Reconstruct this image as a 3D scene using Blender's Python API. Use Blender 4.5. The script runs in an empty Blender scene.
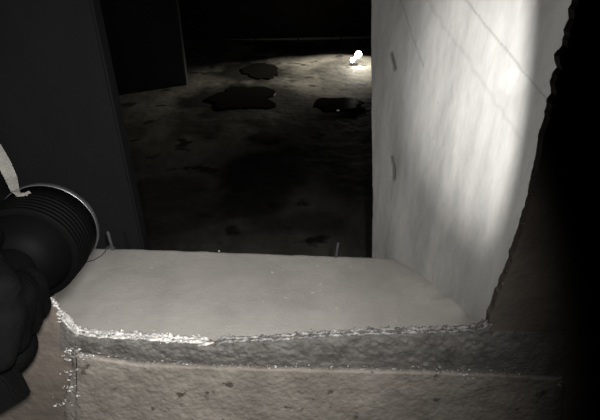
import bpy, bmesh, math, random
import numpy as np
from mathutils import Vector, Matrix

scene = bpy.context.scene
C = scene.collection
R = math.radians
H = 2.0            # eye height above the floor of the hall
F = 450.0          # focal length in pixels of a 600x420 frame
PITCH = 30.0
cp, sp = math.cos(R(PITCH)), math.sin(R(PITCH))

# ------------------------------------------------------------------ camera
cam_d = bpy.data.cameras.new('camera')
cam = bpy.data.objects.new('camera', cam_d); C.objects.link(cam)
cam.location = (0, 0, H); cam.rotation_euler = (R(90 - PITCH), 0, 0)
cam_d.sensor_width = 36; cam_d.lens = F / 600 * 36
cam_d.clip_start = 0.01
scene.camera = cam
# ------------------------------------------------------------------ world, view
w = bpy.data.worlds.new('world'); scene.world = w; w.use_nodes = True
w.node_tree.nodes['Background'].inputs[0].default_value = (0.9, 0.95, 1, 1)
w.node_tree.nodes['Background'].inputs[1].default_value = 0.0
vs = scene.view_settings
vs.view_transform = 'Standard'; vs.look = 'None'; vs.gamma = 1; vs.use_curve_mapping = False
vs.exposure = 0.0

# ------------------------------------------------------------------ lights
def spot(name, loc, direction, power, angle, blend, size=0.005, col=(1, .985, .96)):
    l = bpy.data.lights.new(name, 'SPOT'); l.energy = power; l.color = col
    l.spot_size = R(angle); l.spot_blend = blend; l.shadow_soft_size = size
    o = bpy.data.objects.new(name, l); C.objects.link(o); o.location = loc
    o.rotation_euler = Vector(direction).to_track_quat('-Z', 'Y').to_euler()
    return o

# head torch of the photographer, just above and behind the camera
HL = Vector((0.03, -0.03, H + 0.05))

# ------------------------------------------------------------------ pixel helpers
def ray(u, v):
    x = (u - 300) / F; y = (v - 210) / F
    return Vector((x, cp - y * sp, -sp - y * cp))
def at_y(u, v, Y):
    d = ray(u, v); t = Y / d.y
    return Vector((d.x * t, Y, H + d.z * t))
def at_z(u, v, z):
    d = ray(u, v); t = (z - H) / d.z
    return Vector((d.x * t, d.y * t, z))
def at_t(u, v, t):
    d = ray(u, v)
    return Vector((d.x * t, d.y * t, H + d.z * t))

# headlamp spill falls on the sill to the left, its narrow beam on the wall to the right
spot('headlamp_spill', HL, at_t(-40, 380, .5) - HL, 38, 124, 1.0, .01)
HB = HL + Vector((-.06, 0, 0))
spot('headlamp_beam', HB, at_t(514, 81, .828) - HB, 14, 3.2, 0.5, .004)

# ------------------------------------------------------------------ numpy noise
def _hash(i, j, s):
    n = (i * 374761393 + j * 668265263 + s * 974634777) & 0xFFFFFFFF
    n = ((n ^ (n >> 13)) * 1274126177) & 0xFFFFFFFF
    return ((n ^ (n >> 16)) & 0xFFFF) / 65535.0
def vnoise(x, y, s=0):
    x = np.asarray(x, float); y = np.asarray(y, float)
    i = np.floor(x).astype(np.int64); j = np.floor(y).astype(np.int64)
    fx = x - i; fy = y - j
    fx = fx * fx * (3 - 2 * fx); fy = fy * fy * (3 - 2 * fy)
    a = _hash(i, j, s); b = _hash(i + 1, j, s); c = _hash(i, j + 1, s); d = _hash(i + 1, j + 1, s)
    return (a * (1 - fx) + b * fx) * (1 - fy) + (c * (1 - fx) + d * fx) * fy - .5
def fbm(x, y, s=0, o=4):
    r = 0; a = 1; f = 1
    for k in range(o):
        r = r + a * vnoise(np.asarray(x) * f, np.asarray(y) * f, s + k * 17); a *= .5; f *= 2.03
    return r

# ------------------------------------------------------------------ materials
def new_mat(name):
    m = bpy.data.materials.new(name); m.use_nodes = True
    return m, m.node_tree.nodes, m.node_tree.links, m.node_tree.nodes['Principled BSDF']
def ramp(N, L, fac, stops):
    r = N.new('ShaderNodeValToRGB'); L.new(fac, r.inputs[0])
    e = r.color_ramp.elements
    while len(e) < len(stops): e.new(.5)
    for k, (p, c) in enumerate(stops):
        e[k].position = p; e[k].color = (*c, 1) if len(c) == 3 else c
    return r
def rough_mat(name, c1, c2, scale=8, rough=.85, bump=.3, bscale=60, spots=None, stretch=(1, 1, 1), metal=0, bdist=.004, spec=.3, contrast=(.3, .7)):
    m, N, L, P = new_mat(name)
    tc = N.new('ShaderNodeTexCoord'); mp = N.new('ShaderNodeMapping'); mp.inputs['Scale'].default_value = stretch
    L.new(tc.outputs['Object'], mp.inputs[0])
    n = N.new('ShaderNodeTexNoise'); n.inputs['Scale'].default_value = scale; n.inputs['Detail'].default_value = 8; n.inputs['Roughness'].default_value = .65
    L.new(mp.outputs[0], n.inputs[0])
    r = ramp(N, L, n.outputs[0], [(contrast[0], c1), (contrast[1], c2)])
    out = r.outputs[0]
    if spots:
        n2 = N.new('ShaderNodeTexNoise'); n2.inputs['Scale'].default_value = spots[0]; n2.inputs['Detail'].default_value = 4
        L.new(tc.outputs['Object'], n2.inputs[0])
        r2 = ramp(N, L, n2.outputs[0], [(spots[2], (0, 0, 0)), (spots[2] + .06, (1, 1, 1))])
        mx = N.new('ShaderNodeMix'); mx.data_type = 'RGBA'
        L.new(r2.outputs[0], mx.inputs[0]); L.new(out, mx.inputs[6]); mx.inputs[7].default_value = (*spots[1], 1)
        out = mx.outputs[2]
    L.new(out, P.inputs['Base Color'])
    nb = N.new('ShaderNodeTexNoise'); nb.inputs['Scale'].default_value = bscale; nb.inputs['Detail'].default_value = 6
    L.new(tc.outputs['Object'], nb.inputs[0])
    b = N.new('ShaderNodeBump'); b.inputs['Strength'].default_value = bump; b.inputs['Distance'].default_value = bdist
    L.new(nb.outputs[0], b.inputs['Height']); L.new(b.outputs[0], P.inputs['Normal'])
    P.inputs['Roughness'].default_value = rough; P.inputs['Metallic'].default_value = metal
    P.inputs['Specular IOR Level'].default_value = spec
    return m
def plain(name, col, rough=.5, metal=0, spec=.5, emit=None):
    m, N, L, P = new_mat(name)
    n = N.new('ShaderNodeTexNoise'); n.inputs['Scale'].default_value = 90
    tc = N.new('ShaderNodeTexCoord'); L.new(tc.outputs['Object'], n.inputs[0])
    r = ramp(N, L, n.outputs[0], [(.3, tuple(x * .85 for x in col)), (.7, col)])
    L.new(r.outputs[0], P.inputs['Base Color'])
    P.inputs['Roughness'].default_value = rough; P.inputs['Metallic'].default_value = metal
    P.inputs['Specular IOR Level'].default_value = spec
    if emit:
        P.inputs['Emission Color'].default_value = (*emit[0], 1); P.inputs['Emission Strength'].default_value = emit[1]
    return m

M = {}
M['wall'] = rough_mat('pale_concrete', (.33, .325, .315), (.55, .54, .52), 7, .75, .25, 70, (60, (.33, .325, .32), .70), (2.2, 2.2, .5))
M['ledge'] = rough_mat('dusty_concrete', (.43, .405, .375), (.58, .55, .51), 6, .9, .3, 120, (45, (.68, .65, .61), .68))
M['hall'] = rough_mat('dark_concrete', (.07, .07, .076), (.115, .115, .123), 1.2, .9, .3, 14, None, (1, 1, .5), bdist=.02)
M['floor'] = rough_mat('muddy_floor', (.10, .095, .085), (.42, .40, .35), .9, .75, .5, 5, (2.6, (.07, .065, .06), .60), (1, .55, 1), bdist=.05, contrast=(.36, .62))
M['rust'] = rough_mat('rusty_steel', (.065, .054, .046), (.12, .10, .083), 14, .85, .5, 90, (60, (.16, .13, .10), .68))
M['plate'] = rough_mat('worn_plate', (.10, .088, .075), (.185, .167, .145), 16, .85, .55, 170, (70, (.055, .044, .036), .64), bdist=.004)
M['flange'] = rough_mat('burnt_edge', (.050, .046, .042), (.115, .108, .10), 40, .85, .5, 260, None, bdist=.004)
M['slag'] = rough_mat('bright_slag', (.16, .155, .15), (.55, .53, .50), 90, .45, .5, 300, None, metal=.15, spec=.6)
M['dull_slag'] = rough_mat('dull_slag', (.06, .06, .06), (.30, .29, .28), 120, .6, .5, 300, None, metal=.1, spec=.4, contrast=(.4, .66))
M['weld'] = rough_mat('weld_slag', (.10, .098, .095), (.36, .35, .34), 90, .4, .5, 300, None, metal=.3, spec=.6)
M['black_metal'] = plain('black_anodised', (.0014, .0014, .0014), .6, 0, .025)
M['chrome'] = plain('bezel_steel', (.12, .12, .125), .4, .8)
M['glass'] = plain('lens_glow', (.9, .9, .88), .1, 0, .5, ((1, .97, .92), 6))
M['glove'] = rough_mat('black_glove', (.0015, .0015, .0015), (.003, .003, .003), 60, .95, .4, 300, None, spec=.02)
M['sleeve'] = rough_mat('black_fabric', (.0015, .0015, .0015), (.003, .003, .003), 40, 1, .4, 250, None, spec=.02)
M['strap'] = rough_mat('grey_webbing', (.07, .067, .06), (.11, .106, .096), 120, .8, .4, 500, None)
M['rebar'] = rough_mat('grey_steel', (.07, .07, .075), (.13, .13, .135), 60, .7, .4, 200, None)
M['water'] = plain('still_water', (.03, .028, .025), .12, 0, .5)
M['glint_glow'] = plain('glint_glow', (1, 1, 1), .4, 0, .5, ((1, .98, .92), 25))  # glow of the made-up lamp that stands in for the glint
M['lamp_body'] = plain('lamp_plastic', (.05, .05, .05), .5)
M['pipe'] = rough_mat('painted_pipe', (.45, .42, .36), (.6, .57, .5), 12, .6, .2, 40, None)

# ------------------------------------------------------------------ mesh helpers
def mesh_obj(name, verts, faces, mat, parent=None, smooth=True):
    me = bpy.data.meshes.new(name); me.from_pydata([tuple(v) for v in verts], [], [tuple(f) for f in faces]); me.update()
    me.materials.append(mat)
    if smooth: me.shade_smooth()
    o = bpy.data.objects.new(name, me); C.objects.link(o)
    if parent: o.parent = parent
    return o
def bm_obj(name, bm, mat, parent=None, smooth=False):
    me = bpy.data.meshes.new(name); bmesh.ops.recalc_face_normals(bm, faces=bm.faces); bm.to_mesh(me); bm.free()
    me.materials.append(mat)
    if smooth: me.shade_smooth()
    o = bpy.data.objects.new(name, me); C.objects.link(o)
    if parent: o.parent = parent
    return o
def grid_faces(nr, nc, wrap=False):
    f = []
    for r in range(nr - 1):
        for c in range(nc if wrap else nc - 1):
            c2 = (c + 1) % nc
            f.append((r * nc + c, r * nc + c2, (r + 1) * nc + c2, (r + 1) * nc + c))
    return f
def add_box(bm, x0, x1, y0, y1, z0, z1, mat=None):
    vs_ = [bm.verts.new((x, y, z)) for z in (z0, z1) for y in (y0, y1) for x in (x0, x1)]
    for q in ((0, 2, 3, 1), (4, 5, 7, 6), (0, 1, 5, 4), (2, 6, 7, 3), (0, 4, 6, 2), (1, 3, 7, 5)):
        bm.faces.new([vs_[i] for i in q])
def tube(path, rad, seg=10):
    """verts, faces of a tube along a list of points; rad is a number or a list"""
    path = [Vector(p) for p in path]; n = len(path)
    V = []; Fc = []
    up = Vector((0, 0, 1))
    for k, p in enumerate(path):
        d = (path[min(k + 1, n - 1)] - path[max(k - 1, 0)]).normalized()
        a = d.cross(up if abs(d.z) < .95 else Vector((1, 0, 0))).normalized(); b = d.cross(a)
        r = rad[k] if isinstance(rad, (list, tuple)) else rad
        for s in range(seg):
            t = 2 * math.pi * s / seg
            V.append(p + (a * math.cos(t) + b * math.sin(t)) * r)
    Fc = grid_faces(n, seg, True)
    Fc.append(tuple(range(seg))); Fc.append(tuple(range((n - 1) * seg, n * seg)))
    return V, Fc
def lathe(prof, origin, axis, seg=48):
    axis = Vector(axis).normalized()
    a = axis.cross(Vector((0, 0, 1))).normalized(); b = axis.cross(a)
    V = []
    for (s, r) in prof:
        for k in range(seg):
            t = 2 * math.pi * k / seg
            V.append(Vector(origin) + axis * s + (a * math.cos(t) + b * math.sin(t)) * r)
    Fc = grid_faces(len(prof), seg, True)
    return V, Fc
def tag(o, label=None, cat=None, group=None, kind=None):
    for k, v in (('label', label), ('category', cat), ('group', group), ('kind', kind)):
        if v: o[k] = v
    return o
def lumps(spots, rng, sub=1):
    """small jagged crumbs joined into one bmesh: spots = (position, radius)"""
    bm = bmesh.new()
    for (p, r) in spots:
        res = bmesh.ops.create_icosphere(bm, subdivisions=sub, radius=r)
        sx, sy, sz = rng.uniform(.8, 1.7), rng.uniform(.6, 1.1), rng.uniform(.5, .9)
        ang = rng.uniform(-.6, .6)
        for v in res['verts']:
            k = rng.uniform(.7, 1.2)
            x, y, z = v.co.x * sx * k, v.co.y * sy * k, v.co.z * sz * k
            v.co = Vector((x * math.cos(ang) - z * math.sin(ang), y, x * math.sin(ang) + z * math.cos(ang))) + Vector(p)
    return bm

# ================================================================== THE SETTING
# hall beyond the opening
def struct_box(name, dims, mat):
    bm = bmesh.new(); add_box(bm, *dims)
    return tag(bm_obj(name, bm, mat), kind='structure')
X0, X1, YF, ZC = -3.2, 3.4, 12.45, 3.9
LEDGE_Z = H - 0.8
# uneven muddy floor
nx, ny = 150, 230
gx = np.linspace(X0, X1, nx); gy = np.linspace(.36, YF, ny)
GX, GY = np.meshgrid(gx, gy)
GZ = .018 * fbm(GX * 1.1, GY * .7, 5) + .006 * fbm(GX * 5, GY * 5, 9) - .02
damp = np.zeros_like(GX)
for (u, v, du, dv, k) in ((262, 70, 34, 12, 1), (246, 98, 52, 19, 1), (335, 108, 52, 11, 1), (333, 66, 20, 8, .6), (300, 46, 40, 6, .9), (262, 166, 70, 20, .9), (250, 203, 34, 12, .8), (345, 180, 40, 16, .7), (264, 138, 18, 7, .7), (200, 120, 30, 22, .7), (180, 200, 50, 30, .6), (310, 225, 60, 14, .6)):
    c = at_z(u, v, 0); rx = abs(at_z(u + du, v, 0).x - c.x); ry = abs(at_z(u, v - dv, 0).y - at_z(u, v + dv, 0).y) / 2
    q = np.hypot((GX - c.x) / rx, (GY - c.y) / ry) + 1.1 * fbm(GX * 2.2, GY * 1.6, 77, 5)
    damp = np.maximum(damp, k * np.clip((1.3 - q) / .6, 0, 1))
fl = mesh_obj('floor', np.stack([GX.ravel(), GY.ravel(), GZ.ravel()], 1), grid_faces(ny, nx), M['floor'])
tag(fl, kind='structure')
at = fl.data.attributes.new('damp', 'FLOAT', 'POINT'); at.data.foreach_set('value', damp.ravel().astype(np.float32))
nt = M['floor'].node_tree; N, L = nt.nodes, nt.links; P = N['Principled BSDF']
src = P.inputs['Base Color'].links[0].from_socket
an = N.new('ShaderNodeAttribute'); an.attribute_name = 'damp'
mx = N.new('ShaderNodeMix'); mx.data_type = 'RGBA'; mx.inputs[7].default_value = (.035, .033, .03, 1)
L.new(an.outputs['Fac'], mx.inputs[0]); L.new(src, mx.inputs[6]); L.new(mx.outputs[2], P.inputs['Base Color'])
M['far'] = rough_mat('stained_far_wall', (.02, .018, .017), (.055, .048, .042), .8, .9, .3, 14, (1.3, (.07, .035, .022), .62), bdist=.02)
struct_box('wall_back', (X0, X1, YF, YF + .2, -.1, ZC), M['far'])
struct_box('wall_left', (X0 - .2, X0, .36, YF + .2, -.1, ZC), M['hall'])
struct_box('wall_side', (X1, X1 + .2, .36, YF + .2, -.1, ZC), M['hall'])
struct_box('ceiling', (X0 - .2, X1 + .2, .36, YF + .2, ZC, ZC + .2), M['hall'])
def pier(px_top, px_bot, Y0, depth, lab):
    x = .5 * (at_y(*px_top, Y0).x + at_y(*px_bot, Y0).x)
    bm = bmesh.new(); add_box(bm, X0, x, Y0, Y0 + depth, -.05, ZC)
    bmesh.ops.bevel(bm, geom=[e for e in bm.edges if abs(e.verts[0].co.x - x) < 1e-4 and abs(e.verts[1].co.x - x) < 1e-4], offset=.012, segments=2, affect='EDGES')
    o = bm_obj('concrete_pier', bm, M['hall']); tag(o, lab, 'pier', kind='structure')
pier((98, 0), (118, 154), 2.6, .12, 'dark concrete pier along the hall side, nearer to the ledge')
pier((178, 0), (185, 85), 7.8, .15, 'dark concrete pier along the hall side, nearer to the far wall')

# pale right wall: lean and relief, built as a dense wrapped sheet
def wall_line(Y): return .444 - .518 * (Y - .785)
Yn = .372
def Yend(z):                       # its far arris leans a little
    return np.clip(1.282 - (H - .11 - z) * .121, 1.15, 1.36)
nz, nsx = 420, 260
zz = np.linspace(0, ZC, nz)
zz = np.concatenate([np.linspace(0, .95, 20), np.linspace(.96, 2.4, 330), np.linspace(2.42, ZC, 30)]); nz = len(zz)
tt = np.linspace(0, 1, nsx)
Tt, Zz = np.meshgrid(tt, zz)
Yw = Yn + (Yend(Zz) - Yn) * Tt
Xw = wall_line(Yw)
nrm = np.array((-.888, -.46))
# relief: formwork undulation, pitting, diagonal joint lines and two gouges
def on_wall(u, v):
    d = ray(u, v); Y = (.444 + .518 * .785) / (d.x / d.y + .518)
    return Y, H + d.z / d.y * Y
def groove(p, q, width, depth, wob=0.0):
    (y0, z0), (y1, z1) = on_wall(*p), on_wall(*q)
    dy, dz = y1 - y0, z1 - z0; Ln = math.hypot(dy, dz)
    s = ((Yw - y0) * dy + (Zz - z0) * dz) / Ln
    e = ((Yw - y0) * -dz + (Zz - z0) * dy) / Ln + wob * vnoise(s * 60, s * 0 + 3, 3)
    m = np.clip(1 - np.abs(e) / width, 0, 1)
    m *= ((s > 0) & (s < Ln))
    return depth * m
rel = .004 * fbm(Yw * 4, Zz * 3, 2) + .0018 * fbm(Yw * 22, Zz * 12, 3) + .001 * fbm(Yw * 90, Zz * 60, 31, 2)
gr = groove((455, -12), (556, 112), .0028, .0025, .003)
gr += groove((399, -5), (423, 68), .003, .0018, .006)
gr += groove((392, 52), (394, 70), .008, .009, .012)
gr += groove((392, 156), (393.5, 180), .009, .010, .012)
gr += groove((420, -10), (520, 140), .007, .0008, .008)
crack = np.clip(gr / .004, 0, 1)
Xw = Xw + nrm[0] * (rel - gr); Yw2 = Yw + nrm[1] * (rel - gr)
cols = [(Xw[:, k], Yw2[:, k]) for k in range(nsx)]
xe, ye = cols[-1]
for d_ in (.004, .02, .06, .12, .25):                    # return face past the arris, with worn edge
    wob = .003 * fbm(zz * 20, zz * 0 + d_ * 30, 8)
    cols.append((xe + .888 * d_ + wob - .0015, ye + .46 * d_ + wob + (.0 if d_ > .01 else .0015)))
xb, yb = cols[-1]
cols.append((cols[0][0] + .3, cols[0][1] + .0))
V = np.stack([np.stack([c[0], c[1], zz], 1) for c in cols], 1).reshape(-1, 3)
nc = len(cols)
wr = mesh_obj('wall_right', V, grid_faces(nz, nc, True), M['wall'])
tag(wr, kind='structure')
# dirt lodged in the joints: a colour attribute that follows the grooves
at = wr.data.attributes.new('joint_dirt', 'FLOAT', 'POINT')
cd = np.zeros((nz, nc)); cd[:, :nsx] = crack
at.data.foreach_set('value', cd.ravel().astype(np.float32))
nt = M['wall'].node_tree; N, L = nt.nodes, nt.links; P = N['Principled BSDF']
src = P.inputs['Base Color'].links[0].from_socket
an = N.new('ShaderNodeAttribute'); an.attribute_name = 'joint_dirt'
mx = N.new('ShaderNodeMix'); mx.data_type = 'RGBA'; mx.inputs[7].default_value = (.07, .068, .065, 1)
ma = N.new('ShaderNodeMath'); ma.operation = 'MULTIPLY'; ma.inputs[1].default_value = .75
L.new(an.outputs['Fac'], ma.inputs[0]); L.new(ma.outputs[0], mx.inputs[0]); L.new(src, mx.inputs[6]); L.new(mx.outputs[2], P.inputs['Base Color'])

# ledge: dusty concrete slab with slightly wavy top and a worn far edge
fa, fb = at_z(115, 247.5, LEDGE_Z), at_z(378, 256.5, LEDGE_Z)
slope = (fb.y - fa.y) / (fb.x - fa.x)
def far_y(x): return fa.y + slope * (x - fa.x)
nlx, nly = 260, 130
lx = np.linspace(-1.6, .62, nlx); ty = np.linspace(0, 1, nly)
LX, TY = np.meshgrid(lx, ty)
fy_ = far_y(LX) + .004 * fbm(LX * 20, LX * 0, 4)
LY = .372 + (fy_ - .372) * TY
LZ = LEDGE_Z + .004 * fbm(LX * 3, LY * 3, 6) + .0012 * fbm(LX * 30, LY * 30, 7)
LZ -= np.clip((TY - .985) / .015, 0, 1) ** 2 * .006
# dust banked up against the right wall
dist = (wall_line(LY) - LX) * .888
LZ += .035 * np.clip(1 - dist / .10, 0, 1.0) ** 2 * (.8 + .8 * fbm(LX * 9, LY * 9, 12)) * np.clip((fy_ - LY) / .2, 0, 1)
V = np.stack([LX.ravel(), LY.ravel(), LZ.ravel()], 1)
Fc = grid_faces(nly, nlx)
base = len(V)
row = (nly - 1) * nlx
V = np.concatenate([V, np.stack([lx, fy_[-1], np.full(nlx, 0.0)], 1)])
Fc += [(row + k, row + k + 1, base + k + 1, base + k) for k in range(nlx - 1)]
ld = mesh_obj('concrete_ledge', V, Fc, M['ledge'])
tag(ld, kind='structure')

# near wall: rusty plate with a ragged torch-cut opening
YP = .35
rng = random.Random(4)
outline = [(-80, -140), (-70, 0), (-62, 120), (-48, 190), (-20, 240), (15, 266), (38, 281), (47, 292), (52, 302), (58, 312), (66, 321), (76, 331),
           (100, 334), (150, 337), (205, 340), (214, 343), (222, 339), (260, 338), (300, 335), (350, 332), (400, 330), (450, 329), (480, 327), (486, 325),
           (490, 316), (498, 296), (509, 268), (521, 235), (531, 200), (537, 172), (542, 150), (543, 138), (549, 122), (551, 104), (556, 95), (555, 84), (559, 76), (562, 70), (560, 63), (560, 57), (567, 48), (570, 36),
           (569, 32), (575, 20), (574, 10), (578, 4), (582, -30), (600, -140)]
def dense(pts, step):
    out = []
    for (a, b) in zip(pts, pts[1:]):
        n = max(1, int(math.hypot(b[0] - a[0], b[1] - a[1]) / step))
        for k in range(n):
            t = k / n; out.append((a[0] + (b[0] - a[0]) * t, a[1] + (b[1] - a[1]) * t))
    out.append(pts[-1]); return out
dl = dense(outline, 2.2)
hole = []
for k, (u, v) in enumerate(dl):
    e = 0 if v < -120 else float(2.6 * vnoise(k * .33, .5, 1) + 1.6 * vnoise(k * .9, .5, 2))
    if v > 300 and u < 490: v += 4
    hole.append(at_y(u + e * (.8 if v < 325 else .2), v + e * .5, YP))
bm = bmesh.new()
hv = [bm.verts.new(p) for p in hole]
rect = [(-3.4, 0), (3.6, 0), (3.6, ZC), (-3.4, ZC)]
ov = [bm.verts.new((x, YP, z)) for (x, z) in rect]
ed = [bm.edges.new((hv[k], hv[(k + 1) % len(hv)])) for k in range(len(hv))] + [bm.edges.new((ov[k], ov[(k + 1) % 4])) for k in range(4)]
bmesh.ops.triangle_fill(bm, use_beauty=True, edges=ed)
res = bmesh.ops.extrude_face_region(bm, geom=bm.faces[:])
for g in res['geom']:
    if isinstance(g, bmesh.types.BMVert):
        g.co.y += .009
wn = bm_obj('wall_near', bm, M['rust'])
tag(wn, kind='structure')

# burnt, lumpy flange strip under the lower edge
low = [p for p in dl if p[1] > 300 and p[0] < 492]
def lip_v(u):
    return np.interp(u, [58, 66, 76, 100, 150, 205, 214, 222, 260, 300, 350, 400, 450, 480, 492], [316, 325, 335, 338, 341, 344, 347, 343, 342, 339, 336, 334, 333, 331, 324])
def seam_v(u):
    return np.interp(u, [50, 75, 140, 250, 400, 500, 570], [346, 350, 361, 365, 368, 371, 376])
us = np.arange(60, 565, 1.2); rows = 26
V = []
for r in range(rows):
    t = r / (rows - 1)
    for u in us:
        top = float(lip_v(min(u, 491))) if u < 491 else 331 + (u - 491) * .02
        bot = float(seam_v(u)) + 3
        v = top + (bot - top) * t
        fade = min(1, (u - 60) / 25, (565 - u) / 90)
        hgt = .0035 * math.sin(math.pi * min(1, .12 + t * .95)) + 0.0
        hgt += .0024 * float(fbm(u * .16, v * .26, 20, 5)) + .0014 * float(vnoise(u * .35, v * .35, 22))
        if t == 0: hgt = max(hgt, 0) * .5
        V.append(at_y(u, v, YP - .0008 - max(-.0005, (hgt + .002) * fade)))
tag(mesh_obj('flange', V, grid_faces(rows, len(us)), M['flange'], wn, smooth=True))

# worn doubler plate under the seam
ud = np.arange(58, 564, 1.5); nd = 120
V = []
for r in range(nd):
    for j, u in enumerate(ud):
        t = r / (nd - 1)
        top = float(seam_v(u)); v = top + (560 - top) * t
        uu = u
        if j == 0 or j < 12:                       # ragged left edge
            uu = u + (14 - j) * 1.2 * (1 - .6 * min(1, (v - 345) / 60)) + 3 * float(vnoise(v * .12, 1, 40)) * (1 - j / 12)
        if j > len(ud) - 12:
            q = (j - (len(ud) - 12)) / 12
            uu = u + q * (4 * float(vnoise(v * .09, 2, 41)) - .06 * max(0, v - 395))
        edge = min(1, t * 38, j / 16, (len(ud) - 1 - j) / 6)
        h = .010 * math.sqrt(max(0, edge)) + .0022 * float(fbm(u * .045, v * .05, 30, 5)) * edge + .0011 * float(vnoise(u * .3, v * .3, 33))
        p = at_y(uu, v, YP - h - .0005)
        V.append(p)
tag(mesh_obj('doubler_plate', V, grid_faces(nd, len(ud)), M['plate'], wn))

# slag crumbs along the cut
sp_ = []
for k in range(620):
    u = rng.uniform(58, 492)
    v = float(lip_v(u)) + rng.gauss(0.5, 1.5)
    r = rng.choice((.0008, .0011, .0015, .002)) * (1.1 if u < 210 else .95)
    if u > 210 and rng.random() < .35: continue
    if 205 < u < 222: continue
    sp_.append((at_y(u, v - 1, YP) + Vector((0, rng.uniform(-.003, .010), 0)), r))
for k in range(60):                               # left cheek of the cut
    t = rng.random(); u = 46 + 30 * t; v = 292 + 39 * t + rng.gauss(0, 1)
    sp_.append((at_y(u, v, YP - rng.uniform(-.004, .002)), rng.choice((.0012, .002, .0026))))
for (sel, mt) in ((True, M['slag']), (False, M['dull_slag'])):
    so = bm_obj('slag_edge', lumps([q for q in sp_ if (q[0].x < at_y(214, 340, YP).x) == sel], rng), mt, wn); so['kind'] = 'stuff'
for (yo, kr, sd) in ((.0015, 1.0, 51), (.0065, 1.15, 56)):
    bd = []; br = []
    for u in np.arange(60, 492, 1.6):
        e = 2.5 if 206 < u < 216 else 0
        bd.append(at_y(u, float(lip_v(u)) - .5 + e + 1.1 * float(vnoise(u * .21, 2, sd)), YP) + Vector((0, yo + .003 * float(vnoise(u * .3, 5, sd + 1)), 0)))
        br.append(max(.0004, kr * (.0021 if u < 208 else .0014) * (1 + 1.4 * float(vnoise(u * .4, 7, sd + 2)))))
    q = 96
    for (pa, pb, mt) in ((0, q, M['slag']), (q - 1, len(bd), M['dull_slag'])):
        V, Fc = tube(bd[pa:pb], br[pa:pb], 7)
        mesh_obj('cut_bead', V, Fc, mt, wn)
# flake standing proud near the notch in the lip
V, Fc = tube([at_y(196, 346, YP - .004), at_y(206, 344, YP - .006), at_y(214, 342.5, YP - .003)], [.001, .0022, .0008], 6)
mesh_obj('loose_flake', V, Fc, M['slag'], wn, False)
sp_ = []
for k in range(150):
    u = rng.uniform(70, 560); v = float(seam_v(u)) + rng.gauss(1, 1.3)
    sp_.append((at_y(u, v, YP - .009), rng.choice((.0006, .0008, .0012))))
for (cu, cv, n, sd) in ((72, 352, 26, 5), (84, 356, 14, 4), (70, 388, 12, 4), (80, 394, 10, 3), (62, 404, 12, 5), (74, 372, 10, 4), (463, 374, 16, 4), (470, 378, 8, 2), (440, 370, 8, 5), (562, 382, 6, 3)):
    for k in range(n):
        sp_.append((at_y(cu + rng.gauss(0, sd), cv + rng.gauss(0, sd * .6), YP - .011), rng.choice((.0009, .0013, .002))))
so = bm_obj('weld_bead', lumps(sp_, rng), M['weld'], wn); so['kind'] = 'stuff'
sp_ = []
for k in range(200):                              # chips on the right-hand cut edge
    i = rng.randrange(len(dl)); u, v = dl[i]
    if u < 492 or v < -20: continue
    sp_.append((at_y(u + rng.uniform(-1, 3), v + rng.uniform(-1, 1), YP + rng.uniform(-.002, .012)), rng.choice((.001, .0018, .0026))))
so = bm_obj('edge_chips', lumps(sp_, rng), M['rust'], wn); so['kind'] = 'stuff'

# ================================================================== THINGS
# grit on the ledge
sp_ = []
for k in range(150):
    u, v = rng.uniform(90, 470), rng.uniform(252, 330)
    p = at_z(u, v, LEDGE_Z)
    if wall_line(p.y) - p.x < .04: continue
    p.z += .0005; sp_.append((p, rng.choice((.0008, .001, .0016))))
for (u, v, r) in ((243, 278, .004), (227, 325, .004), (320, 284, .003), (219, 251, .005), (337, 308, .003), (398, 318, .003), (305, 309, .003)):
    sp_.append((at_z(u, v, LEDGE_Z + .0005), r))
tag(bm_obj('grit', lumps(sp_, rng), M['ledge']), 'scattered pale concrete crumbs lying on the dusty ledge', 'grit', kind='stuff')

# rebar stubs at the far edge of the ledge
def stub(u, v, h, r, lean, label):
    p = at_z(u, v, LEDGE_Z); p.y -= .006
    q = p + Vector((lean, 0, h))
    n = 22
    path = [p.lerp(q, k / (n - 1)) for k in range(n)]; path[0] = path[0] - Vector((0, 0, .008))
    rad = [r * (1.0 if k % 2 else .84) for k in range(n)]; rad[-1] = r * .75
    V, Fc = tube(path, rad, 10)
    o = mesh_obj('rebar_stub', [Vector(v_) - p for v_ in V], Fc, M['rebar'], None, False); o.location = p
    return tag(o, label, 'rebar'), p
s1, p1 = stub(113.5, 248.5, .066, .0046, -.002, 'short grey rebar stub with a wire curling from its foot, on ledge edge')
s2, p2 = stub(336, 256, .052, .0040, .004, 'thin bare rebar stub on the ledge edge near the pale wall')
wire = [at_z(112, 247, LEDGE_Z + .006), at_z(109.5, 246, LEDGE_Z + .012), at_z(107, 247.5, LEDGE_Z + .010), at_z(105, 252, LEDGE_Z + .004), at_z(101, 256, LEDGE_Z + .003), at_z(94, 260, LEDGE_Z + .003), at_z(86, 262, LEDGE_Z + .003)]
V, Fc = tube(wire, .0016, 8)
mesh_obj('tie_wire', [Vector(v_) - p1 for v_ in V], Fc, M['rebar'], s1)
V, Fc = tube([p1 + Vector((-.008, -.004, .008)), p1 + Vector((0, -.007, .011)), p1 + Vector((.007, -.002, .008)), p1 + Vector((.006, .004, .006))], .0026, 8)
mesh_obj('wire_wrap', [Vector(v_) - p1 for v_ in V], Fc, M['rebar'], s1)

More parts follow.
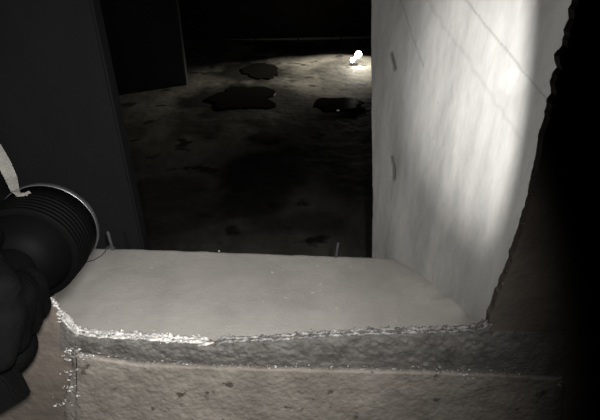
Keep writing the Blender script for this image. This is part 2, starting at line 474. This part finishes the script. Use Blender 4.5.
# pipe along the foot of the far wall
yp = YF - .09
a_, b_ = at_y(150, 42.5, yp), at_y(405, 36.5, yp)
V, Fc = tube([a_.lerp(b_, k / 40) for k in range(41)], .035, 12)
root = bpy.data.objects.new('wall_pipe', None); C.objects.link(root); root.location = a_
tag(root, 'thin pale pipe running along the foot of the far wall', 'pipe')
mesh_obj('pipe_run', [Vector(v_) - a_ for v_ in V], Fc, M['pipe'], root)
for k in range(6):
    p = a_.lerp(b_, (k + .5) / 6)
    bm = bmesh.new(); add_box(bm, p.x - .02, p.x + .02, p.y - .045, YF, p.z - .05, p.z + .05)
    o = bm_obj('bracket', bm, M['rebar'], root)
    for v_ in o.data.vertices: v_.co -= a_

# puddles on the hall floor
def puddle(u, v, du, dv, seed, label, z=.004):
    c = at_z(u, v, z); V = [c.copy()]; n = 64
    ring = []
    for s in range(n):
        t = 2 * math.pi * s / n
        k = 1 + .75 * float(fbm(1.3 * math.cos(t) + 5, 1.3 * math.sin(t) + 5, seed, 4))
        q = at_z(u + du * k * math.cos(t), v + dv * k * math.sin(t), z); ring.append(q)
    outer = [c + (q - c) * 1.02 for q in ring]
    for q in outer: q.z = z - .02
    V = [Vector((0, 0, 0))] + [q - c for q in ring] + [q - c for q in outer]
    Fc = [(0, 1 + s, 1 + (s + 1) % n) for s in range(n)] + [(1 + s, 1 + n + s, 1 + n + (s + 1) % n, 1 + (s + 1) % n) for s in range(n)]
    o = mesh_obj('puddle', V, Fc, M['water'], None, False); o.location = c
    tag(o, label, 'puddle')
puddle(262, 70, 19, 6.5, 61, 'small oval dark puddle on the muddy floor, toward the far wall')
puddle(246, 98, 28, 10, 62, 'broad dark puddle on the muddy floor beside the small oval one')
puddle(337, 103, 24, 6, 63, 'long narrow dark puddle just this side of the bright glint')
# made-up twin-headed lamp standing in for a bright glint on the far floor
lp = at_z(354, 64, 0.0)
lamp = bpy.data.objects.new('glint_lamp', None); C.objects.link(lamp); lamp.location = lp
tag(lamp, 'made-up twin-headed glowing lamp in place of a glint on the wet far floor', 'lamp')
bm = bmesh.new(); add_box(bm, -.07, .07, -.06, .06, -.01, .035)
bmesh.ops.bevel(bm, geom=bm.edges[:], offset=.01, segments=2, affect='EDGES'); bm_obj('base', bm, M['lamp_body'], lamp)
V, Fc = tube([(0, .03, .03), (0.0, .03, .10), (.05, .03, .18), (.07, .03, .22)], .012, 10); mesh_obj('stem', V, Fc, M['lamp_body'], lamp)
for (x, z, r) in ((-.035, .08, .048), (.075, .19, .068)):
    V, Fc = lathe([(0, .001), (0, r), (.015, r * 1.08), (.05, r * 1.0), (.07, r * .5), (.075, .001)], (x, -.02, z), (-.1, 1, .05), 28)
    h = mesh_obj('lamp_head', V, Fc, M['lamp_body'], lamp)
    V, Fc = lathe([(.002, .001), (-.012, r * .6), (-.008, r * .9), (.0, r)], (x, -.022, z), (-.1, 1, .05), 28)
    mesh_obj('diffuser', V, Fc, M['glint_glow'], h)
V, Fc = tube([(-.035, .0, .08), (.01, -.005, .11), (.05, -.005, .15), (.075, 0, .19)], .026, 12)
mesh_obj('glint_bar', V, Fc, M['glint_glow'], lamp)
spot('unseen_floor_spot', (2.2, 10.6, 1.6), at_z(336, 66, 0) - Vector((2.2, 10.6, 1.6)), 560, 62, 1.0, .03, (1, .93, .78))  # added unseen spot behind the pale wall brightens the far floor; no fixture
l = bpy.data.lights.new('glint_lamp_light', 'POINT'); l.energy = 6; l.color = (1, .93, .78); l.shadow_soft_size = .04
o = bpy.data.objects.new('glint_lamp_light', l); C.objects.link(o); o.location = lp + Vector((.02, -.16, .16))  # added light of the stand-in lamp, around the glint

# hand torch held through the opening
ax = Vector((-.14, .97, -.13)).normalized()
rim = at_t(50, 227, .46)
RT = .048
torch = bpy.data.objects.new('hand_torch', None); C.objects.link(torch)
tail = rim - ax * .23
torch.location = tail
def tpart(name, prof, mat, par=None, smooth=True):
    V, Fc = lathe([(s + .23, r) for s, r in prof], (0, 0, 0), ax)
    return mesh_obj(name, V, Fc, mat, par or torch, smooth)
tag(torch, 'black ribbed hand torch with a bright steel rim in the gloved hand', 'torch')
hd = tpart('head', [(-.085, .001), (-.085, .022), (-.075, .030), (-.062, .040), (-.055, .0415), (-.027, .0435), (-.026, .042), (-.026, .001)], M['black_metal'])
for k in range(6):
    s = -.060 + k * .0056; r = .0445 + k * .0004
    tpart('fin', [(s - .0022, r - .006), (s - .0022, r), (s - .0015, r + .0012), (s + .0015, r + .0012), (s + .0022, r), (s + .0022, r - .006)], M['black_metal'], hd)
tpart('bezel', [(-.027, .040), (-.027, RT - .0025), (-.025, RT - .0015), (-.006, RT - .001), (-.006, RT - .003), (-.0252, RT - .003), (-.0252, .040)], M['black_metal'])
tpart('rim_ring', [(-.007, RT - .003), (-.007, RT - .0005), (-.005, RT), (-.001, RT), (.0005, RT - .0012), (-.001, RT - .0024), (-.007, RT - .003)], M['chrome'])
tpart('lens', [(-.0248, .001), (-.0248, RT - .0065)], M['glass'])
tpart('body', [(-.23, .001), (-.23, .015), (-.226, .018), (-.085, .0185), (-.08, .0215), (-.078, .001)], M['black_metal'])
tpart('tail_cap', [(-.243, .001), (-.243, .010), (-.240, .013), (-.23, .0135)], M['black_metal'])
# grey wrist lanyard
pts = [(-14, 134, .42), (-4, 150, .42), (5, 165, .42), (11, 178, .42), (15, 190, .415), (19, 195, .41), (25, 195, .41), (30, 192, .415)]
wd = [.0058, .0058, .0055, .0050, .0036, .0022, .0020, .0016]
V = []
P3 = [at_t(*p) for p in pts]
for k, p in enumerate(P3):
    d = (P3[min(k + 1, len(P3) - 1)] - P3[max(k - 1, 0)]).normalized()
    vw = (p - Vector((0, 0, H))).normalized(); sd = d.cross(vw).normalized()
    for (a, b) in ((-1, -1), (1, -1), (1, 1), (-1, 1)):
        V.append(p + sd * a * wd[k] + vw * b * .0009 - tail)
Fc = grid_faces(len(P3), 4, True) + [(0, 1, 2, 3), tuple(range(len(V) - 4, len(V)))]
mesh_obj('lanyard', V, Fc, M['strap'], torch, False)
# the torch's own light, thrown through the opening
tl = rim - ax * .0228
spot('torch_flood', rim - ax * .003, ax, 7.5, 178, 0.1, .0015)
spot('torch_beam', tl, at_t(560, 90, .85) - tl, 48, 55, 1.0, .0015)

# person: only the gloved hand and forearm reach into view
def capsule_bm(bm, a, b, ra, rb, n=8):
    a, b = Vector(a), Vector(b)
    for k in range(n + 1):
        t = k / n
        bmesh.ops.create_icosphere(bm, subdivisions=2, radius=ra + (rb - ra) * t, matrix=Matrix.Translation(a.lerp(b, t)))
def remeshed(name, bm, voxel, mat, parent=None, smooth_it=6):
    me = bpy.data.meshes.new(name + '_tmp'); bm.to_mesh(me); bm.free()
    o = bpy.data.objects.new(name + '_tmp', me); C.objects.link(o)
    md = o.modifiers.new('r', 'REMESH'); md.mode = 'VOXEL'; md.voxel_size = voxel
    sm = o.modifiers.new('s', 'SMOOTH'); sm.factor = .5; sm.iterations = smooth_it
    dg = bpy.context.evaluated_depsgraph_get()
    me2 = bpy.data.meshes.new_from_object(o.evaluated_get(dg)); me2.name = name
    bpy.data.objects.remove(o); bpy.data.meshes.remove(me)
    me2.materials.clear(); me2.materials.append(mat); me2.shade_smooth()
    o2 = bpy.data.objects.new(name, me2); C.objects.link(o2)
    if parent: o2.parent = parent
    return o2
gc = rim - ax * .135                       # middle of the grip
rt = ax.cross(Vector((0, 0, 1))).normalized(); upv = rt.cross(ax).normalized()
def around(s, deg, r):
    return gc + ax * s + (rt * math.cos(R(deg)) + upv * math.sin(R(deg))) * r
bm = bmesh.new()
fr = (.0105, .0110, .0105, .0092)
for i in range(4):
    s = .018 - i * .0205
    ch = [around(s, -38, .032), around(s, -88, .031), around(s, -150, .029), around(s, 165, .029)]
    for k in range(3):
        capsule_bm(bm, ch[k], ch[k + 1], fr[i] * (1.05 - .08 * k), fr[i] * (.97 - .08 * k), 6)
    # metacarpal to the wrist
    wrist = at_t(-24, 342, .365)
    capsule_bm(bm, ch[0], around(s * .6, 10, .028), fr[i] * 1.15, .015, 5)
    capsule_bm(bm, ch[0], wrist + ax * (s * .5), fr[i] * 1.2, .016, 8)
capsule_bm(bm, around(-.01, 20, .028), wrist, .018, .024, 8)
th = [around(-.025, 40, .036), around(.0, 75, .034), around(.03, 100, .031), around(.055, 112, .030)]
for k in range(3): capsule_bm(bm, th[k], th[k + 1], .015 - k * .0018, .0135 - k * .0018, 6)
fore = [wrist, at_t(-60, 362, .36), at_t(-190, 400, .33), at_t(-420, 450, .30)]
rr = [.024, .029, .036, .044]
for k in range(3): capsule_bm(bm, fore[k], fore[k + 1], rr[k], rr[k + 1], 12)
person = remeshed('person', bm, .0032, M['glove'])
tag(person, 'black gloved hand and dark sleeved forearm of a person gripping the torch', 'person')
# glove cuff with pull tab, and jacket sleeve
bm = bmesh.new()
capsule_bm(bm, at_t(4, 348, .37), at_t(-40, 356, .36), .026, .033, 8)
cuff = remeshed('glove_cuff', bm, .004, M['glove'], person, 4)
prof = [at_t(u_, v_, .362) for u_, v_ in ((-20, 352), (6, 358), (23, 373), (33, 393), (2, 411), (-40, 428), (-40, 352))]
bm = bmesh.new(); f = bm.faces.new([bm.verts.new(p) for p in prof])
ex = bmesh.ops.extrude_face_region(bm, geom=[f])
for g in ex['geom']:
    if isinstance(g, bmesh.types.BMVert): g.co -= Vector((0, cp, -sp)) * .02
bmesh.ops.bevel(bm, geom=bm.edges[:], offset=.0015, segments=2, affect='EDGES')
bm_obj('cuff_flap', bm, M['sleeve'], person)
bm = bmesh.new()
sl = [at_t(-60, 366, .362), at_t(-110, 380, .35), at_t(-190, 400, .33), at_t(-430, 452, .30)]
for k in range(3): capsule_bm(bm, sl[k], sl[k + 1], (.042, .048, .052)[k], (.048, .052, .058)[k], 12)
remeshed('sleeve', bm, .005, M['sleeve'], person, 5)
